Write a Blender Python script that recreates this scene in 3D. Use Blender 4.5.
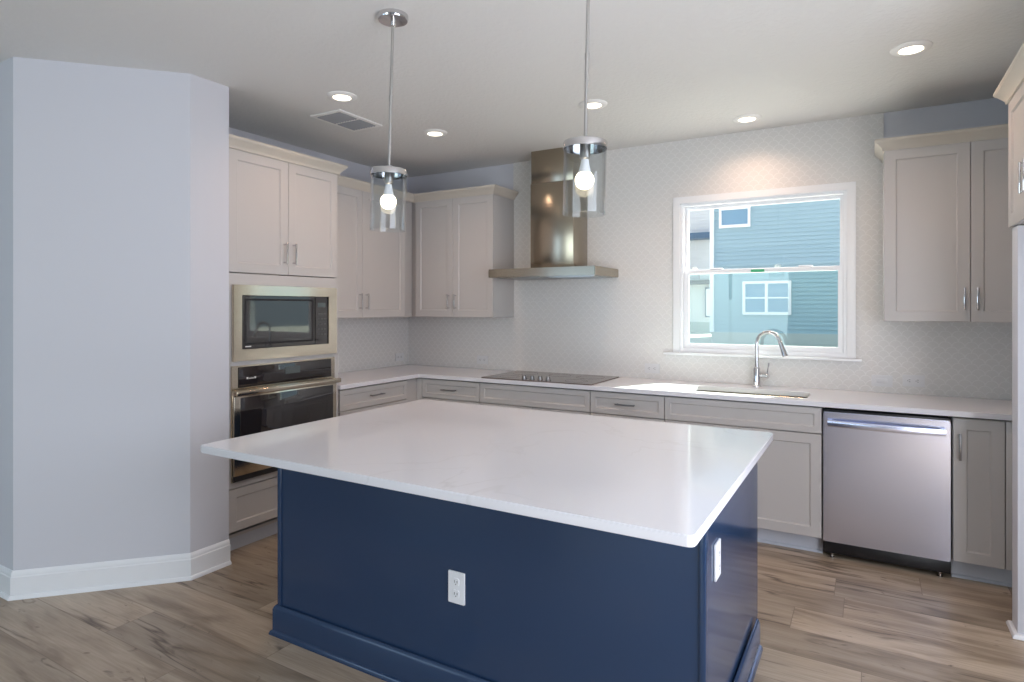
import bpy, bmesh, math, random
from mathutils import Vector, Matrix
random.seed(4)
PI = math.pi
for o in list(bpy.data.objects): bpy.data.objects.remove(o)
S = bpy.context.scene
COL = S.collection

# ------------------------------------------------------------ camera
cd = bpy.data.cameras.new('camera'); cam = bpy.data.objects.new('camera', cd); COL.objects.link(cam)
cam.location = (3.8789, -4.6661, 1.4662)
cam.rotation_euler = (PI/2, 0, 0.5263)
cd.sensor_width = 36.0; cd.sensor_fit = 'HORIZONTAL'
cd.lens = 614.35/1024*36
cd.shift_y = -(341-307.48)/1024
cd.clip_start = .02; cd.clip_end = 300
S.camera = cam

# ------------------------------------------------------------ colour management, world, sun, daylight fill
vs = S.view_settings
S.display_settings.display_device = 'sRGB'
vs.view_transform = 'Standard'; vs.look = 'None'; vs.gamma = 1.0; vs.use_curve_mapping = False
vs.exposure = 0.0

w = bpy.data.worlds.new('sky'); S.world = w; w.use_nodes = True
nt = w.node_tree; bg = nt.nodes['Background']
sky = nt.nodes.new('ShaderNodeTexSky'); sky.sky_type = 'HOSEK_WILKIE'
sky.sun_direction = (0.38, 0.72, 0.72); sky.turbidity = 3.0; sky.ground_albedo = 0.4
mixw = nt.nodes.new('ShaderNodeMixRGB'); mixw.inputs[0].default_value = .55
mixw.inputs[2].default_value = (0.80, 0.90, 1.0, 1)
nt.links.new(sky.outputs[0], mixw.inputs[1]); tintw = nt.nodes.new('ShaderNodeMixRGB'); tintw.blend_type = 'MULTIPLY'; tintw.inputs[0].default_value = 1; tintw.inputs[2].default_value = (.88, .92, 1, 1)
nt.links.new(mixw.outputs[0], tintw.inputs[1]); nt.links.new(tintw.outputs[0], bg.inputs[0])
bg.inputs[1].default_value = 2.15

def lamp(name, kind, loc, rot, energy, color, **kw):
    l = bpy.data.lights.new(name, kind); o = bpy.data.objects.new(name, l); COL.objects.link(o)
    o.location = loc; o.rotation_euler = rot; l.energy = energy; l.color = color
    for k, v in kw.items(): setattr(l, k, v)
    return o
SUNV = Vector((-0.52, -1.0, -1.06)).normalized()
sun = lamp('sun', 'SUN', (6, 12, 12), SUNV.to_track_quat('-Z', 'Y').to_euler(), 25.0, (1.0, .96, .88), angle=math.radians(.6))
# added area lamps imitating daylight at assumed windows behind and right of the camera
lamp('daylight_fill_rear_left', 'AREA', (-2.0, -8.9, 1.30), (PI/2+.40, 0, 0), 22, (.45, .72, 1.0), shape='RECTANGLE', size=2.3, size_y=2.1)
lamp('daylight_fill_rear_middle', 'AREA', (1.3, -8.9, 1.30), (PI/2+.40, 0, 0), 48, (.80, .98, 1.0), shape='RECTANGLE', size=2.3, size_y=2.1)
lamp('daylight_fill_right', 'AREA', (5.05, -3.6, 1.30), (PI/2, 0, PI/2), 72, (.86, .90, 1.0), shape='RECTANGLE', size=2.2, size_y=2.1)

# ------------------------------------------------------------ materials
def mat(name, col, rough=.5, metal=0., **kw):
    m = bpy.data.materials.new(name); m.use_nodes = True
    b = m.node_tree.nodes['Principled BSDF']
    b.inputs['Base Color'].default_value = (*col, 1); b.inputs['Roughness'].default_value = rough; b.inputs['Metallic'].default_value = metal
    for k, v in kw.items(): b.inputs[k].default_value = v
    return m
def N(m, t, **kw):
    n = m.node_tree.nodes.new(t)
    for k, v in kw.items(): setattr(n, k, v)
    return n
def L(m, a, b): m.node_tree.links.new(a, b)
def math_n(m, op, a, b=None, c=None):
    n = N(m, 'ShaderNodeMath', operation=op)
    for i, x in enumerate((a, b, c)):
        if x is None: continue
        if isinstance(x, (int, float)): n.inputs[i].default_value = x
        else: L(m, x, n.inputs[i])
    return n.outputs[0]
def noise_bump(m, scale, strength, dist=.01, detail=3, stretch=None, ramp=None):
    b = m.node_tree.nodes['Principled BSDF']
    tc = N(m, 'ShaderNodeTexCoord'); src = tc.outputs['Object']
    if stretch:
        mp = N(m, 'ShaderNodeMapping'); mp.inputs['Scale'].default_value = stretch; L(m, src, mp.inputs[0]); src = mp.outputs[0]
    n = N(m, 'ShaderNodeTexNoise'); n.inputs['Scale'].default_value = scale; n.inputs['Detail'].default_value = detail
    L(m, src, n.inputs['Vector']); h = n.outputs['Fac']
    if ramp:
        r = N(m, 'ShaderNodeValToRGB'); r.color_ramp.elements[0].position = ramp[0]; r.color_ramp.elements[1].position = ramp[1]
        L(m, h, r.inputs[0]); h = r.outputs[0]
    bp = N(m, 'ShaderNodeBump'); bp.inputs['Strength'].default_value = strength; bp.inputs['Distance'].default_value = dist
    L(m, h, bp.inputs['Height']); L(m, bp.outputs[0], b.inputs['Normal'])
    return m

M = {}
M['wall'] = noise_bump(mat('wall_paint', (.65, .65, .695), .75), 220, .08, .002)
M['ceiling'] = noise_bump(mat('ceiling_paint', (.76, .75, .735), .9), 42, .30, .004, 4, ramp=(.40, .66))
M['trim'] = mat('trim_paint', (.86, .87, .89), .35)
M['cab'] = noise_bump(mat('greige_cabinet_paint', (.57, .545, .53), .36), 90, .03, .002)
M['crown'] = noise_bump(mat('crown_paint', (.62, .57, .50), .42), 90, .03, .002)
M['toe'] = mat('toe_board_paint', (.60, .62, .68), .45)
M['navy'] = noise_bump(mat('navy_paint', (.022, .047, .106), .13), 120, .04, .002)
M['chrome'] = mat('polished_nickel', (.66, .65, .66), .10, 1)
M['nickel'] = mat('brushed_nickel', (.55, .54, .53), .28, 1)
M['blackglass'] = mat('black_glass', (.022, .018, .018), .03, IOR=1.72)
M['blackplastic'] = mat('black_plastic', (.010, .010, .012), .35)
M['pull'] = mat('darkened_metal', (.30, .29, .29), .3, 1)  # base pulls: dark reflections put into the metal colour; cooktop knobs are truly dark
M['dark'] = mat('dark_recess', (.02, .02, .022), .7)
M['tileplate'] = mat('off_white_plastic', (.72, .72, .73), .35)
M['white'] = mat('white_plastic', (.86, .87, .90), .3)
M['whitemetal'] = mat('white_enamel', (.85, .84, .82), .4)
M['marks'] = mat('pale_marks', (.75, .75, .75), .4)
M['greymarks'] = mat('grey_marks', (.10, .10, .10), .4)
M['display'] = mat('dim_display', (.09, .11, .11), .2)
M['vinyl'] = mat('white_vinyl', (.88, .90, .93), .35)

def steel(name, col, rough, stretch, aniso=.0, bump=.05):
    m = mat(name, col, rough, 1)
    noise_bump(m, 1.0, bump, .002, 3, stretch)
    b = m.node_tree.nodes['Principled BSDF']
    b.inputs['Anisotropic'].default_value = aniso
    return m
M['steel'] = steel('stainless_steel', (.42, .38, .31), .20, (3, 3, 500))
M['steel_warm'] = steel('champagne_stainless', (.58, .515, .42), .13, (2, 2, 350))
M['steel_dw'] = steel('stainless_door', (.76, .80, .97), .24, (260, 260, 2))
M['steel_sink'] = steel('sink_steel', (.34, .32, .27), .25, (200, 3, 3))
M['steel_hood'] = steel('hood_stainless', (.40, .345, .27), .19, (3, 3, 400))

def emit(name, col, strength):
    m = bpy.data.materials.new(name); m.use_nodes = True; t = m.node_tree
    t.nodes.remove(t.nodes['Principled BSDF']); e = t.nodes.new('ShaderNodeEmission')
    e.inputs[0].default_value = (*col, 1); e.inputs[1].default_value = strength
    t.links.new(e.outputs[0], t.nodes['Material Output'].inputs[0]); return m
M['lens'] = emit('led_lens_glow', (1, .86, .68), 6)
M['bulb'] = emit('bulb_glow', (1, .85, .62), 9)

def thin_glass(name, tint, refl=1.0, power=5.0, rough=0.):
    m = bpy.data.materials.new(name); m.use_nodes = True; t = m.node_tree
    t.nodes.remove(t.nodes['Principled BSDF'])
    tr = t.nodes.new('ShaderNodeBsdfTransparent'); tr.inputs[0].default_value = (*tint, 1)
    gl = t.nodes.new('ShaderNodeBsdfGlossy'); gl.inputs['Roughness'].default_value = rough
    lw = t.nodes.new('ShaderNodeLayerWeight'); lw.inputs[0].default_value = .5     # Schlick reflectance of each face
    pw = t.nodes.new('ShaderNodeMath'); pw.operation = 'POWER'; pw.inputs[1].default_value = power
    mu = t.nodes.new('ShaderNodeMath'); mu.operation = 'MULTIPLY_ADD'; mu.inputs[1].default_value = .7*refl; mu.inputs[2].default_value = .035*refl
    mx = t.nodes.new('ShaderNodeMixShader')
    t.links.new(lw.outputs['Facing'], pw.inputs[0]); t.links.new(pw.outputs[0], mu.inputs[0]); t.links.new(mu.outputs[0], mx.inputs[0])
    t.links.new(tr.outputs[0], mx.inputs[1]); t.links.new(gl.outputs[0], mx.inputs[2])
    t.links.new(mx.outputs[0], t.nodes['Material Output'].inputs[0]); return m
M['pane'] = thin_glass('window_glass', (.97, .985, .99))
M['pane_film'] = thin_glass('filmed_window_glass', (.90, .97, .945), 1.3)
M['shade'] = thin_glass('clear_shade_glass', (.95, .965, .97), 1.15, 3.2)

# fish-scale tile: horizontal axis = u (0 x, 1 y), vertical z
def scale_tile(name, axis):
    m = mat(name, (.70, .69, .665), .13); b = m.node_tree.nodes['Principled BSDF']
    b.inputs['IOR'].default_value = 1.5
    tc = N(m, 'ShaderNodeTexCoord'); sp = N(m, 'ShaderNodeSeparateXYZ'); L(m, tc.outputs['Object'], sp.inputs[0])
    W, H = .066, .033
    vz = math_n(m, 'DIVIDE', sp.outputs[2], H); j = math_n(m, 'FLOOR', vz); fy = math_n(m, 'FRACT', vz)
    odd = math_n(m, 'MULTIPLY', math_n(m, 'FLOORED_MODULO', j, 2.0), .5)
    ux = math_n(m, 'ADD', math_n(m, 'DIVIDE', sp.outputs[axis], W), odd)
    i = math_n(m, 'FLOOR', ux); fx = math_n(m, 'SUBTRACT', math_n(m, 'FRACT', ux), .5)
    px = math_n(m, 'MULTIPLY', fx, W); py = math_n(m, 'MULTIPLY', fy, H)
    d = math_n(m, 'SQRT', math_n(m, 'ADD', math_n(m, 'MULTIPLY', px, px), math_n(m, 'MULTIPLY', py, py)))
    sd = math_n(m, 'SUBTRACT', d, W/2)                      # < 0 inside this row's scale
    ad = math_n(m, 'ABSOLUTE', sd)
    mr = N(m, 'ShaderNodeMapRange'); mr.interpolation_type = 'SMOOTHSTEP'
    mr.inputs[1].default_value = .0006; mr.inputs[2].default_value = .0042; L(m, ad, mr.inputs[0])
    tile = mr.outputs[0]
    inside = math_n(m, 'LESS_THAN', sd, 0.0)
    # id of the scale -> a slight random tilt of each tile
    sgn = math_n(m, 'SIGN', fx)
    idx = math_n(m, 'ADD', i, math_n(m, 'MULTIPLY', math_n(m, 'SUBTRACT', 1.0, inside), math_n(m, 'MULTIPLY', sgn, .5)))
    idx = math_n(m, 'SUBTRACT', idx, odd)
    jdx = math_n(m, 'ADD', j, math_n(m, 'SUBTRACT', 1.0, inside))
    cb = N(m, 'ShaderNodeCombineXYZ'); L(m, idx, cb.inputs[0]); L(m, jdx, cb.inputs[1])
    wn = N(m, 'ShaderNodeTexWhiteNoise'); wn.noise_dimensions = '3D'; L(m, cb.outputs[0], wn.inputs[0])
    sc = N(m, 'ShaderNodeSeparateXYZ'); L(m, wn.outputs['Color'], sc.inputs[0])
    cx = math_n(m, 'MULTIPLY', idx, W); cy = math_n(m, 'MULTIPLY', jdx, H)
    tx = math_n(m, 'MULTIPLY', math_n(m, 'SUBTRACT', sc.outputs[0], .5), math_n(m, 'SUBTRACT', sp.outputs[axis], cx))
    ty = math_n(m, 'MULTIPLY', math_n(m, 'SUBTRACT', sc.outputs[1], .5), math_n(m, 'SUBTRACT', sp.outputs[2], cy))
    nz = N(m, 'ShaderNodeTexNoise'); nz.inputs['Scale'].default_value = 28; nz.inputs['Detail'].default_value = 1; L(m, tc.outputs['Object'], nz.inputs['Vector'])
    h = math_n(m, 'ADD', math_n(m, 'MULTIPLY', tile, .0016), math_n(m, 'MULTIPLY', math_n(m, 'ADD', tx, ty), .05))
    h = math_n(m, 'ADD', h, math_n(m, 'MULTIPLY', nz.outputs['Fac'], .0020))
    bp = N(m, 'ShaderNodeBump'); bp.inputs['Strength'].default_value = .36; bp.inputs['Distance'].default_value = 1.0
    L(m, h, bp.inputs['Height']); L(m, bp.outputs[0], b.inputs['Normal'])
    mx = N(m, 'ShaderNodeMixRGB'); L(m, tile, mx.inputs[0]); mx.inputs[1].default_value = (.765, .75, .735, 1); mx.inputs[2].default_value = (.745, .73, .71, 1)
    L(m, mx.outputs[0], b.inputs['Base Color'])
    rr = N(m, 'ShaderNodeMapRange'); rr.inputs[3].default_value = .5; rr.inputs[4].default_value = .22; L(m, tile, rr.inputs[0]); L(m, rr.outputs[0], b.inputs['Roughness'])
    return m
M['tile_x'] = scale_tile('fish_scale_tile_back', 0)
M['tile_y'] = scale_tile('fish_scale_tile_left', 1)

def quartz():
    m = mat('white_quartz', (.78, .77, .79), .09); b = m.node_tree.nodes['Principled BSDF']
    tc = N(m, 'ShaderNodeTexCoord')
    n1 = N(m, 'ShaderNodeTexNoise'); n1.inputs['Scale'].default_value = 1.3; n1.inputs['Detail'].default_value = 6; n1.inputs['Distortion'].default_value = 1.2
    L(m, tc.outputs['Object'], n1.inputs['Vector'])
    v = math_n(m, 'ABSOLUTE', math_n(m, 'SUBTRACT', n1.outputs['Fac'], .5))
    r = N(m, 'ShaderNodeMapRange'); r.inputs[1].default_value = 0; r.inputs[2].default_value = .012; L(m, v, r.inputs[0])
    n2 = N(m, 'ShaderNodeTexNoise'); n2.inputs['Scale'].default_value = .9; L(m, tc.outputs['Object'], n2.inputs['Vector'])
    r2 = N(m, 'ShaderNodeMapRange'); r2.inputs[1].default_value = .48; r2.inputs[2].default_value = .62; L(m, n2.outputs['Fac'], r2.inputs[0])
    k = math_n(m, 'MULTIPLY', math_n(m, 'SUBTRACT', 1.0, r.outputs[0]), r2.outputs[0])
    k = math_n(m, 'MULTIPLY', k, .35)
    mx = N(m, 'ShaderNodeMixRGB'); L(m, k, mx.inputs[0]); mx.inputs[1].default_value = (.80, .795, .835, 1); mx.inputs[2].default_value = (.62, .61, .62, 1)
    L(m, mx.outputs[0], b.inputs['Base Color']); return m
M['quartz'] = quartz()

def wood_floor():
    m = mat('oak_plank_floor', (.4, .3, .2), .34); b = m.node_tree.nodes['Principled BSDF']
    tc = N(m, 'ShaderNodeTexCoord'); sp = N(m, 'ShaderNodeSeparateXYZ'); L(m, tc.outputs['Object'], sp.inputs[0])
    PW, PL = .228, 1.52
    v = math_n(m, 'DIVIDE', sp.outputs[1], PW); row = math_n(m, 'FLOOR', v); fv = math_n(m, 'FRACT', v)
    wr = N(m, 'ShaderNodeTexWhiteNoise'); wr.noise_dimensions = '1D'; L(m, row, wr.inputs['W'])
    u = math_n(m, 'ADD', math_n(m, 'DIVIDE', sp.outputs[0], PL), wr.outputs['Value']); cidx = math_n(m, 'FLOOR', u); fu = math_n(m, 'FRACT', u)
    cb = N(m, 'ShaderNodeCombineXYZ'); L(m, row, cb.inputs[0]); L(m, cidx, cb.inputs[1])
    wn = N(m, 'ShaderNodeTexWhiteNoise'); wn.noise_dimensions = '2D'; L(m, cb.outputs[0], wn.inputs['Vector'])
    # grain space, shifted per plank
    off = N(m, 'ShaderNodeVectorMath', operation='SCALE'); L(m, wn.outputs['Color'], off.inputs[0]); off.inputs['Scale'].default_value = 37
    ad = N(m, 'ShaderNodeVectorMath', operation='ADD'); L(m, tc.outputs['Object'], ad.inputs[0]); L(m, off.outputs[0], ad.inputs[1])
    def grain(sx, sy, scale, detail, dist=0.):
        mp = N(m, 'ShaderNodeMapping'); mp.inputs['Scale'].default_value = (sx, sy, 1); L(m, ad.outputs[0], mp.inputs[0])
        n = N(m, 'ShaderNodeTexNoise'); n.inputs['Scale'].default_value = scale; n.inputs['Detail'].default_value = detail; n.inputs['Distortion'].default_value = dist
        L(m, mp.outputs[0], n.inputs['Vector']); return n.outputs['Fac']
    g1 = grain(.9, 5, 2.0, 4, .8); g2 = grain(2, 45, 3, 3); 
    cr = N(m, 'ShaderNodeValToRGB'); e = cr.color_ramp.elements
    e[0].position = .30; e[0].color = (.24, .18, .125, 1); e[1].position = .68; e[1].color = (.47, .385, .295, 1)
    x = e.new(.48); x.color = (.385, .305, .225, 1)
    L(m, g1, cr.inputs[0])
    hv = N(m, 'ShaderNodeHueSaturation'); L(m, cr.outputs[0], hv.inputs['Color'])
    val = math_n(m, 'ADD', .80, math_n(m, 'MULTIPLY', wn.outputs['Value'], .42)); L(m, val, hv.inputs['Value'])
    fine = N(m, 'ShaderNodeMixRGB', blend_type='MULTIPLY'); fine.inputs[0].default_value = .35; L(m, hv.outputs[0], fine.inputs[1])
    r3 = N(m, 'ShaderNodeValToRGB'); r3.color_ramp.elements[0].color = (.55, .5, .45, 1); r3.color_ramp.elements[1].color = (1.15, 1.15, 1.15, 1); r3.color_ramp.elements[0].position = .3; r3.color_ramp.elements[1].position = .7
    L(m, g2, r3.inputs[0]); L(m, r3.outputs[0], fine.inputs[2])
    # dark cracks along the grain and knots
    c1 = grain(.42, 4.6, 1.7, 4, .45)
    cv = math_n(m, 'ABSOLUTE', math_n(m, 'SUBTRACT', c1, .5))
    crk = N(m, 'ShaderNodeMapRange'); crk.inputs[1].default_value = .0; crk.inputs[2].default_value = .030; crk.inputs[3].default_value = 1; crk.inputs[4].default_value = 0; L(m, cv, crk.inputs[0])
    msk = grain(1.2, 2.2, 1.5, 3); mk = N(m, 'ShaderNodeMapRange'); mk.inputs[1].default_value = .50; mk.inputs[2].default_value = .60; L(m, msk, mk.inputs[0])
    crack = math_n(m, 'MULTIPLY', crk.outputs[0], mk.outputs[0])
    k1 = grain(1.0, 2.2, 7.5, 3, 1.2); kk = N(m, 'ShaderNodeMapRange'); kk.inputs[1].default_value = .66; kk.inputs[2].default_value = .76; L(m, k1, kk.inputs[0])
    dark = math_n(m, 'MAXIMUM', math_n(m, 'MULTIPLY', crack, .9), math_n(m, 'MULTIPLY', kk.outputs[0], .8))
    dk = N(m, 'ShaderNodeMixRGB'); L(m, dark, dk.inputs[0]); L(m, fine.outputs[0], dk.inputs[1]); dk.inputs[2].default_value = (.085, .052, .034, 1)
    # seams
    s1 = math_n(m, 'MULTIPLY', math_n(m, 'MINIMUM', fv, math_n(m, 'SUBTRACT', 1.0, fv)), PW)
    s2 = math_n(m, 'MULTIPLY', math_n(m, 'MINIMUM', fu, math_n(m, 'SUBTRACT', 1.0, fu)), PL)
    sm = N(m, 'ShaderNodeMapRange'); sm.inputs[1].default_value = .0004; sm.inputs[2].default_value = .0025; L(m, math_n(m, 'MINIMUM', s1, s2), sm.inputs[0])
    se = N(m, 'ShaderNodeMixRGB'); L(m, sm.outputs[0], se.inputs[0]); se.inputs[1].default_value = (.20, .145, .10, 1); L(m, dk.outputs[0], se.inputs[2])
    L(m, se.outputs[0], b.inputs['Base Color'])
    bp = N(m, 'ShaderNodeBump'); bp.inputs['Strength'].default_value = .25; bp.inputs['Distance'].default_value = .003
    L(m, math_n(m, 'ADD', math_n(m, 'MULTIPLY', sm.outputs[0], .6), math_n(m, 'MULTIPLY', g2, .25)), bp.inputs['Height']); L(m, bp.outputs[0], b.inputs['Normal'])
    return m
M['floor'] = wood_floor()
M['siding'] = noise_bump(mat('blue_siding', (.335, .465, .52), .7), 3, .1, .01)
M['siding_pale'] = noise_bump(mat('pale_siding', (.76, .74, .72), .7), 3, .1, .01)
M['ext_white'] = mat('exterior_white_trim', (.85, .86, .88), .6)
M['ext_glass'] = mat('exterior_glass', (.20, .34, .46), .05)
M['ext_blue'] = mat('slate_blue_metal', (.08, .14, .22), .5)
M['shingle'] = noise_bump(mat('roof_shingle', (.16, .15, .15), .9), 20, .4, .02)
M['concrete'] = noise_bump(mat('foundation_concrete', (.50, .53, .50), .9), 8, .2, .02)
M['ground'] = noise_bump(mat('sandy_ground', (.52, .50, .45), .95), 5, .3, .03)
M['gravel'] = noise_bump(mat('gravel', (.36, .35, .33), .95), 60, .6, .02)
M['green'] = mat('green_tape', (.05, .42, .20), .5)
M['shower'] = mat('curtain_cloth', (.7, .72, .7), .8)

# ------------------------------------------------------------ mesh helpers
class MB:
    def __init__(s): s.bm = bmesh.new()
    def box(s, x0, x1, y0, y1, z0, z1, bev=0., seg=2):
        x0, x1 = sorted((x0, x1)); y0, y1 = sorted((y0, y1)); z0, z1 = sorted((z0, z1))
        b = bmesh.new(); r = bmesh.ops.create_cube(b, size=1)
        for v in b.verts: v.co = Vector(((x0+x1)/2+v.co.x*(x1-x0), (y0+y1)/2+v.co.y*(y1-y0), (z0+z1)/2+v.co.z*(z1-z0)))
        if bev > 0: bmesh.ops.bevel(b, geom=b.edges[:], offset=bev, segments=seg, affect='EDGES', profile=.5)
        return s.merge(b)
    def merge(s, b, mtx=None):
        if mtx: bmesh.ops.transform(b, matrix=mtx, verts=b.verts)
        me = bpy.data.meshes.new('tmp'); b.to_mesh(me); b.free(); s.bm.from_mesh(me); bpy.data.meshes.remove(me); return s
    def tube(s, pts, r, n=16, caps=True):
        pts = [Vector(p) for p in pts]; rs = r if isinstance(r, (list, tuple)) else [r]*len(pts)
        rings = []; prev = None
        for i, p in enumerate(pts):
            t = (pts[min(i+1, len(pts)-1)]-pts[max(i-1, 0)]).normalized()
            if prev is None:
                a = Vector((0, 0, 1)) if abs(t.z) < .9 else Vector((1, 0, 0)); u = t.cross(a).normalized()
            else: u = (prev-t*prev.dot(t)).normalized()
            prev = u; v = t.cross(u)
            rings.append([s.bm.verts.new(p+(u*math.cos(2*PI*k/n)+v*math.sin(2*PI*k/n))*rs[i]) for k in range(n)])
        for a, b in zip(rings, rings[1:]):
            for k in range(n): s.bm.faces.new((a[k], a[(k+1) % n], b[(k+1) % n], b[k]))
        if caps:
            s.bm.faces.new(rings[0][::-1]); s.bm.faces.new(rings[-1])
        return s
    def lathe(s, prof, n=32, c=(0, 0, 0), axis='z', caps=True):
        rings = []
        for r, h in prof:
            ring = []
            for k in range(n):
                a = 2*PI*k/n; p = (r*math.cos(a), r*math.sin(a), h)
                if axis == 'x': p = (h, r*math.cos(a), r*math.sin(a))
                if axis == 'y': p = (r*math.cos(a), h, r*math.sin(a))
                ring.append(s.bm.verts.new(Vector(p)+Vector(c)))
            rings.append(ring)
        for a, b in zip(rings, rings[1:]):
            for k in range(n): s.bm.faces.new((a[k], a[(k+1) % n], b[(k+1) % n], b[k]))
        if caps:
            s.bm.faces.new(rings[0][::-1]); s.bm.faces.new(rings[-1])
        return s
    def slab(s, outer, holes, d0, d1, plane='xy', bev=0.):
        """polygon with holes, extruded between d0 and d1 along the plane's normal"""
        b = bmesh.new(); es = []
        for loop in [outer]+list(holes):
            vs_ = [b.verts.new((p[0], p[1], d0)) for p in loop]
            es += [b.edges.new((vs_[i], vs_[(i+1) % len(vs_)])) for i in range(len(vs_))]
        bmesh.ops.triangle_fill(b, edges=es, use_beauty=True)
        r = bmesh.ops.extrude_face_region(b, geom=b.faces[:])
        for v in r['geom']:
            if isinstance(v, bmesh.types.BMVert): v.co.z = d1
        bmesh.ops.recalc_face_normals(b, faces=b.faces)
        bmesh.ops.dissolve_limit(b, angle_limit=.01, verts=b.verts, edges=b.edges)
        if bev:
            ee = [e for e in b.edges if len(e.link_faces) == 2 and abs(e.calc_face_angle()) > .6]
            bmesh.ops.bevel(b, geom=ee, offset=bev, segments=2, affect='EDGES')
        for v in b.verts:
            x, y, z = v.co
            if plane == 'xz': v.co = (x, z, y)
            if plane == 'yz': v.co = (z, x, y)
        return s.merge(b)
    def prof(s, pts, path, closed=False):
        """sweep profile pts (offset outward, z) along a plan path [(x,y)...]; outward = right of travel"""
        n = len(path); rings = []
        for i, p in enumerate(path):
            p = Vector((*p, 0))
            def nrm(a, b): d = (Vector((*b, 0))-Vector((*a, 0))).normalized(); return Vector((d.y, -d.x, 0))
            if closed: n1 = nrm(path[i-1], path[i]); n2 = nrm(path[i], path[(i+1) % n])
            else:
                n1 = nrm(path[i-1], path[i]) if i > 0 else nrm(path[0], path[1])
                n2 = nrm(path[i], path[i+1]) if i < n-1 else n1
            m = (n1+n2); m = m/ (m.dot(n1)) if m.dot(n1) else n1
            rings.append([s.bm.verts.new(p+m*o+Vector((0, 0, z))) for o, z in pts])
        k = len(pts)
        rr = list(zip(rings, rings[1:]))+([(rings[-1], rings[0])] if closed else [])
        for a, b in rr:
            for q in range(k): s.bm.faces.new((a[q], a[(q+1) % k], b[(q+1) % k], b[q]))
        if not closed:
            s.bm.faces.new(rings[0][::-1]); s.bm.faces.new(rings[-1])
        return s
    def build(s, name, m, parent=None, smooth=True, loc=None):
        bmesh.ops.recalc_face_normals(s.bm, faces=s.bm.faces)
        me = bpy.data.meshes.new(name); s.bm.to_mesh(me); s.bm.free()
        me.materials.append(m if not isinstance(m, str) else M[m])
        if smooth:
            me.polygons.foreach_set('use_smooth', [True]*len(me.polygons)); me.set_sharp_from_angle(angle=math.radians(32))
        o = bpy.data.objects.new(name, me); COL.objects.link(o)
        if parent: o.parent = parent
        if loc: o.location = loc
        return o

def rrect(x0, x1, y0, y1, r, n=6):
    pts = []
    for cx, cy, a0 in ((x1-r, y1-r, 0), (x0+r, y1-r, 90), (x0+r, y0+r, 180), (x1-r, y0+r, 270)):
        for k in range(n+1):
            a = math.radians(a0+90*k/n); pts.append((cx+r*math.cos(a), cy+r*math.sin(a)))
    return pts
def rect(x0, x1, y0, y1): return [(x0, y0), (x1, y0), (x1, y1), (x0, y1)]
def thing(name, label, cat, loc=(0, 0, 0), rz=0, group=None):
    o = bpy.data.objects.new(name, None); COL.objects.link(o); o.location = loc; o.rotation_euler = (0, 0, rz)
    o.empty_display_size = .1
    o['label'] = label; o['category'] = cat
    if group: o['group'] = group
    return o
def tag(o, label, cat, group=None):
    o['label'] = label; o['category'] = cat
    if group: o['group'] = group
    return o
def struct(o): o['kind'] = 'structure'; return o
def copy_tree(o, parent=None):
    c = o.copy(); COL.objects.link(c)
    if parent: c.parent = parent
    for ch in [q for q in bpy.data.objects if q.parent == o and q != c]: copy_tree(ch, c)
    return c

H = 2.73
# ------------------------------------------------------------ room shell
XR, XL, YR = 5.15, -4.0, -9.0
WX0, WX1, WZ0, WZ1 = 2.640, 3.758, 1.130, 2.252      # window rough opening
struct(MB().box(XL-.15, XR+.15, YR-.15, .15, -.12, 0).build('floor', 'floor'))
struct(MB().box(XL-.15, XR+.15, YR-.15, .15, H, H+.12).build('ceiling', 'ceiling'))
struct(MB().slab(rect(-.0, XR, 0, H), [rect(WX0, WX1, WZ0, WZ1)], 0, .14, 'xz').build('wall_back', 'wall'))
struct(MB().box(-.14, 0, -3.252, .14, 0, H).build('wall_left', 'wall'))
struct(MB().slab(rect(YR, .14, 0, H), [rect(-4.75, -2.45, .12, 2.3)], XR, XR+.14, 'yz').build('wall_right', 'wall'))
# pantry bump-out, a solid plan with the 45 degree face
pan = [(-.14, -3.252), (.150, -3.252), (.707, -2.668), (.707, -2.410), (.0, -2.410), (0, -2.3925), (-.0, -2.3925)]
pan = [(.0, -3.252), (.150, -3.252), (.707, -2.668), (.707, -2.436), (.56, -2.436), (.56, -2.392), (.0, -2.392)]
struct(MB().slab(pan, [], 0, H).build('wall_pantry', 'wall', smooth=False))
struct(MB().box(XL, -.14, -3.252, -3.10, 0, H).build('wall_hall', 'wall'))
struct(MB().slab(rect(YR, -3.252, 0, H), [], XL-.14, XL, 'yz').build('wall_living', 'wall'))
struct(MB().slab(rect(XL, XR, 0, H), [rect(-3.2, -.8, .12, 2.3), rect(.1, 2.5, .12, 2.3)], YR-.14, YR, 'xz').build('wall_rear', 'wall'))
struct(MB().box(4.45, XR, -1.18, -1.06, 0, 1.83).build('wall_fridge', 'wall'))

# base board around the pantry: board with stepped cap and a shoe
bbp = [(0, 0), (.026, 0), (.026, .008), (.020, .018), (.0145, .020), (.0145, .108), (.011, .113), (.011, .124), (.006, .136), (.003, .140), (0, .140)]
struct(MB().prof(bbp, [(0., -3.252), (.150, -3.252), (.707, -2.668), (.707, -2.437)]).build('baseboard_pantry', 'trim'))
struct(MB().prof(bbp, [(XL, -3.252), (0., -3.252)]).build('baseboard_hall', 'trim'))
sp_ = [(0, 0), (.020, 0), (.020, .006), (.014, .016), (.006, .020), (0, .020)]
struct(MB().prof(sp_, [(XR, -1.06), (4.45, -1.06), (4.45, -1.18), (XR, -1.18)]).build('baseboard_fridge', 'trim'))

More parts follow.
